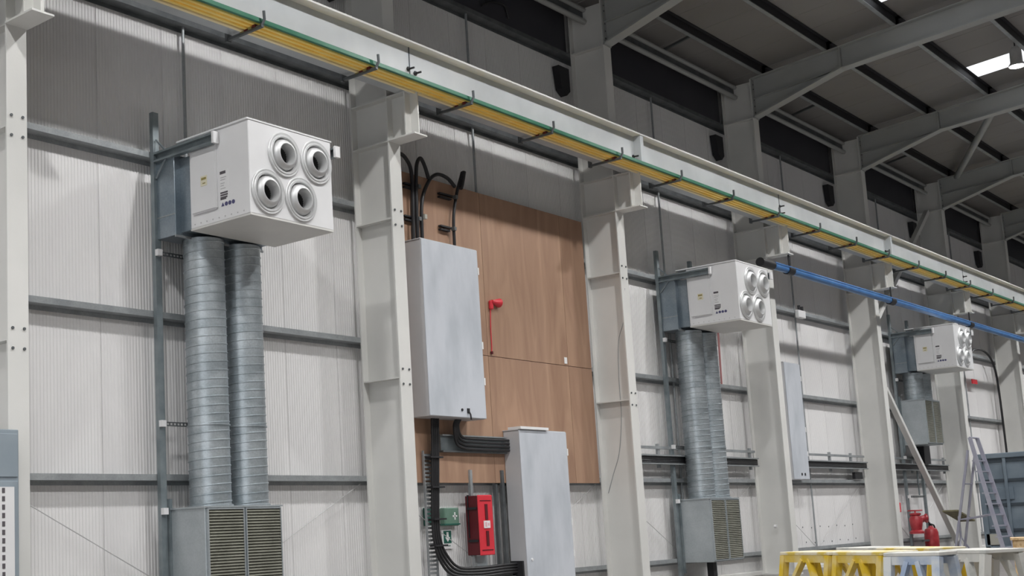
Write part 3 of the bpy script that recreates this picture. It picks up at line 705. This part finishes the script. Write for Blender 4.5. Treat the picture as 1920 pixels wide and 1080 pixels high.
t = thing('hydrant_valve', (39.6, .7, .85), 'red hydrant valve with handwheel on the wall left of the extinguisher', 'valve')
MB().lathe([(0, 0), (.26, 0), (.26, .08), (.18, .14), (.22, .35), (.24, .55), (.16, .68), (.2, .7), (.2, .76), (0, .78)], (39.65, .7, .86), 'z', 20).build('body', 'red_deep', t)
MB().tube([(39.65, .7, 1.35), (40.15, .5, 1.42)], .13, 12).lathe([(.0, 0), (.17, 0), (.17, .06), (0, .06)], (40.12, .5, 1.42), 'y', 14).build('outlet', 'red_deep', t)
w_ = MB(); w_.tube([(39.65 + .24*math.cos(a*PI/8), .7 + .24*math.sin(a*PI/8), 1.72) for a in range(17)], .03, 6).bar((39.43, .7, 1.72), (39.87, .7, 1.72), .03, .03).tube([(39.65, .7, 1.6), (39.65, .7, 1.74)], .03, 8)
w_.build('handwheel', 'red_deep', t)
extinguisher(40.75, .55, .22, 'red fire extinguisher low beside the post below the furthest heater', 1.05)
tag(MB().box(38.05, 38.5, .8, 1.25, 1.68, 2.04).build('call_point', 'red', base=(38.2, .9, 1.68), bevel=.02), 'small red call point beside the column left of the hydrant valve', 'call point')
tag(MB().box(39.9, 40.7, .55, .65, .55, .62).build('wall_bracket', 'galv_dark', base=(40.3, .6, .55)), 'dark bracket bar beside the red extinguisher', 'bracket')
tag(MB().box(39.4, 40.0, -2.8, -2.4, 0, .28).build('toolbox', 'red_dark', base=(39.7, -2.6, 0), bevel=.03), 'dark red box on the floor behind the trestles', 'box')

# ------------------------------------------------------------------ step ladder
t = thing('step_ladder', (33.5, -3.4, 0), 'tall grey aluminium step ladder in front of the blue-grey container', 'ladder')
TL, TR = Vector((33.08, -3.4, 3.95)), Vector((33.85, -3.4, 3.95))
FLp, FRp = Vector((32.85, -4.15, 0.02)), Vector((34.15, -4.15, .02))
RLp, RRp = Vector((33.1, -2.5, .02)), Vector((34.05, -2.5, .02))
PL, PR = Vector((33.08, -3.3, 3.55)), Vector((33.85, -3.3, 3.55))
for a, b in ((TL, FLp), (TR, FRp)): MB().bar(a, b, .05, .12, up=(0, 1, 0)).build('stile', 'ladder', t)
for a, b in ((PL, RLp), (PR, RRp)): MB().bar(a, b, .05, .07, up=(0, 1, 0)).build('rear_leg', 'ladder', t)
MB().tube([TL, TR], .03, 8).build('top_rail', 'ladder', t)
for k in range(9):
    f = .19 + k * .088
    a, b = TL.lerp(FLp, f), TR.lerp(FRp, f)
    MB().box(a.x, b.x, a.y - .02, a.y + .14, a.z - .02, a.z + .02).build('tread', 'ladder', t)
for f in (.30, .62):
    a, b = PL.lerp(RLp, f), PR.lerp(RRp, f)
    MB().tube([a, b], .022, 6).build('cross_bar', 'ladder', t)
for a, b, c_, d_ in ((TL, FLp, PL, RLp), (TR, FRp, PR, RRp)): MB().tube([a.lerp(b, .62), c_.lerp(d_, .62)], .02, 6).build('side_stay', 'ladder', t)

# ------------------------------------------------------------------ container
t = thing('steel_container', (40, -6, 0), 'blue-grey steel container with ribbed sides standing behind the step ladder', 'container')
X0, X1, Y0, Y1 = 38.4, 41.8, -10.2, -2.0
MB().box(X0 + .12, X1, Y0 + .1, Y1 - .1, .2, 3.5).build('body', 'container', t)
MB().box(X0, X1, Y0, Y1, 3.42, 3.60).build('top_rim', 'container', t, bevel=.02)
MB().box(X0, X1, Y0, Y1, .10, .36).build('base_rim', 'container', t, bevel=.02)
for y in (Y1 - .17, Y0): MB().box(X0, X0 + .2, y, y + .17, .0, 3.45).build('corner_post', 'container', t)
for k in range(9):
    y = Y1 - .95 - k * .82
    MB().box(X0 + .02, X0 + .14, y, y + .10, .36, 3.42).build('side_rib', 'container', t)
for z in (3.30, 2.60, 1.75, .86): MB().box(X0 + .06, X0 + .13, Y0 + .17, Y1 - .17, z, z + .09).build('dark_rail', 'container_dark', t)  # dark horizontal rails across the container side
MB().box(X0 + .06, X0 + .13, Y1 - 1.1, Y1 - .3, 1.95, 2.4).build('hatch', 'container', t, bevel=.02)
MB().box(X0 - .0, X0 + .12, Y1 - .46, Y1 - .07, .40, .78).build('notice_plate', 'beige', t)
for y in (Y1 - .9, Y1 - 2.3): MB().box(X0 - .01, X0 + .3, y, y + .5, .12, .30).build('fork_pocket', 'grille_back', t)
for y in (Y1 - .35, Y0 + .1):
    for x_ in (X0 + .1, X1 - .3): MB().box(x_, x_ + .22, y, y + .22, 0, .12).build('foot', 'container_dark', t)

# tilted olive tray on a stand
t = thing('tray_stand', (34.9, -2.25, 0), 'tilted olive-green tray on a thin stand behind the trestles', 'stand')
MB().bar((33.95, -2.3, 1.66), (35.6, -2.3, 1.30), .5, .05).build('tray', 'olive', t)
MB().tube([(34.75, -2.3, 1.5), (34.75, -2.3, .75)], .035, 8).build('pole', 'ladder', t)
for dx, dy in ((-.45, 0), (.3, .35), (.3, -.35)): MB().tube([(34.75, -2.3, .8), (34.75 + dx, -2.3 + dy, 0)], .028, 6).build('leg', 'ladder', t)

# ------------------------------------------------------------------ trestles
def trestle(A, B, z, m_, top, label, depth=.5, w=.085):
    A = Vector((*A, z)); B = Vector((*B, z)); e = (B - A).normalized(); f = Vector((e.y, -e.x, 0)).normalized()
    if f.dot(Vector((1, .6, 0))) < 0: f = -f
    L = (B - A).length; c = (A + B) / 2 + f * depth / 2
    t = thing('work_trestle', (c.x, c.y, 0), label, 'trestle', 'worn work trestles')
    Pn = lambda u, d, zz: A + e * u + f * d + Vector((0, 0, zz - z))
    b = MB()
    b.poly([Pn(0,0,z-.04), Pn(L,0,z-.04), Pn(L,depth,z-.04), Pn(0,depth,z-.04), Pn(0,0,z), Pn(L,0,z), Pn(L,depth,z), Pn(0,depth,z)],
           [(0,3,2,1),(4,5,6,7),(0,1,5,4),(1,2,6,5),(2,3,7,6),(3,0,4,7)])
    b.build('top', top, t, bevel=.006)
    for dd, sp in ((.0, -.16), (depth, .16)):
        s_ = 1 if dd else -1
        MB().bar(Pn(.03, dd - s_*.03, z - .085), Pn(L - .03, dd - s_*.03, z - .085), .05, .09).build('apron', m_, t)
        for u in (w / 2, L - w / 2):
            MB().bar(Pn(u, dd - s_*.04, z - .05), Pn(u, dd + sp, 0), w, w, up=tuple(e)).build('leg', m_, t)
        for u0, u1 in ((L/2 - .06, w + .02), (L/2 + .06, L - w - .02)):
            MB().bar(Pn(u0, dd - s_*.03, z - .10), Pn(u1, dd + sp * .45, z - .62), .05, .075, up=tuple(f)).build('diagonal_strut', m_, t)
        MB().bar(Pn(w/2, dd + sp * .75, z * .28), Pn(L - w/2, dd + sp * .75, z * .28), .04, .07).build('bottom_rail', m_, t)
trestle((5.172, -8.954), (4.615, -9.805), 1.25, 'hop_yellow', 'hop_top', 'yellow work trestle, leftmost of the front row')
trestle((4.574, -9.867), (4.078, -10.625), 1.25, 'hop_yellow', 'hop_top', 'yellow work trestle, second in the front row, with white spilt paint')
trestle((3.33, -10.91), (3.23, -11.52), 1.26, 'hop_blue', 'hop_white', 'pale blue and white work trestle, third in the front row', depth=.4)
trestle((4.346, -11.168), (3.921, -11.771), 1.25, 'hop_white', 'hop_white', 'white work trestle at the right end of the row')
trestle((6.552, -9.142), (5.993, -9.877), 1.25, 'hop_white', 'hop_white', 'white work trestle standing behind the second yellow one')
trestle((5.80, -9.95), (5.15, -10.80), 1.25, 'hop_yellow', 'hop_top', 'yellow-topped work trestle standing behind the pale blue one')

# chipboard box at the lower right corner
t = thing('chipboard_box', (5.8, -12.3, 0), 'chipboard box at the lower right corner of the view', 'box')
Pq = Vector((5.77, -11.563, 0)); e = Vector((.5, -.86, 0)).normalized(); f = Vector((.966, .257, 0))
b = MB(); c4 = [Pq, Pq + e * 1.2, Pq + e * 1.2 + f * .5, Pq + f * .5]
b.poly([*c4, *[q + Vector((0, 0, 1.3)) for q in c4]], [(0,3,2,1),(4,5,6,7),(0,1,5,4),(1,2,6,5),(2,3,7,6),(3,0,4,7)]).build('body', 'osb', t, bevel=.01)
b = MB(); c4 = [Pq - e*.02 - f*.02, Pq + e * 1.22 - f*.02, Pq + e * 1.22 + f * .52, Pq - e*.02 + f * .52]
b.poly([*[q + Vector((0, 0, 1.3)) for q in c4], *[q + Vector((0, 0, 1.325)) for q in c4]], [(0,3,2,1),(4,5,6,7),(0,1,5,4),(1,2,6,5),(2,3,7,6),(3,0,4,7)]).build('lid', 'osb', t)

# ------------------------------------------------------------------ things at the left edge
t = thing('metal_cabinet', (-1.1, -.2, 0), 'blue-grey metal cabinet standing in front of the column at the left edge', 'cabinet')
MB().box(-1.75, -.47, -.42, -.05, 0, 3.39).build('body', 'cab_blue', t, bevel=.01)
MB().box(-1.70, -.50, -.44, -.42, 2.72, 3.33).build('door', 'cab_blue', t, bevel=.006)
MB().box(-1.70, -.50, -.44, -.42, .1, 2.66).build('door', 'cab_blue', t, bevel=.006)
t = thing('slotted_upright', (-.75, -.5, 0), 'white slotted shelving upright in front of the blue-grey cabinet, left edge', 'upright')
MB().box(-1.0, -.60, -.50, -.46, 0, 2.58).build('post', 'white', t)
b = MB()
for k in range(22): b.box(-.80, -.755, -.505, -.499, .08 + k * .115, .15 + k * .115)
b.build('slot', 'print', t, kind='stuff')

# ------------------------------------------------------------------ high-bay lamps
def lamp(x, y, label):
    t = thing('high_bay_lamp', (x, y, 15.14), label, 'lamp', 'high-bay lamps')
    MB().lathe([(0, .62), (.10, .62), (.13, .56), (.17, .50), (.18, .12), (.24, .03), (.24, 0), (.22, 0)], (x, y, 15.14), 'z', 28).build('housing', 'alu', t)
    MB().lathe([(0, .012), (.22, .012), (.225, .02)], (x, y, 15.12), 'z', 28).build('lens', 'lens', t)
    MB().tube([(x, y, 15.74), (x, y, zr(y))], .02, 6).build('hanger', 'black_rough', t)
    ld = bpy.data.lights.new('high_bay_light', 'SPOT'); ld.energy = LAMP_W; ld.spot_size = math.radians(LAMP_ANGLE); ld.spot_blend = LAMP_BLEND
    ld.shadow_soft_size = .2; ld.color = (1, .995, .99)
    lo = bpy.data.objects.new('high_bay_light', ld); COL.objects.link(lo); lo.parent = t; lo.location = (0, 0, -.05 * K)
PLACE = {0: 'over the nearest heater', 1: 'in front of the plywood boards', 2: 'over the middle heater', 3: 'at the upper right of the view', 4: 'over the furthest heater', 5: 'over the step ladder'}
for n in range(-2, 8):
    for y, r in ((-6.4, 'wall-side row'), (-17.0, 'added outer row')):  # outer row is unseen, added to brighten the lower wall
        lamp(4.62 + 9 * n, y, 'round high-bay lamp hanging from the roof %s, %s' % (PLACE.get(n, 'in bay %s of the hall' % {-2: 'zero', -1: 'one', 6: 'nine', 7: 'ten'}.get(n)), r))

for o in bpy.data.objects:
    if '_o' in o: del o['_o']
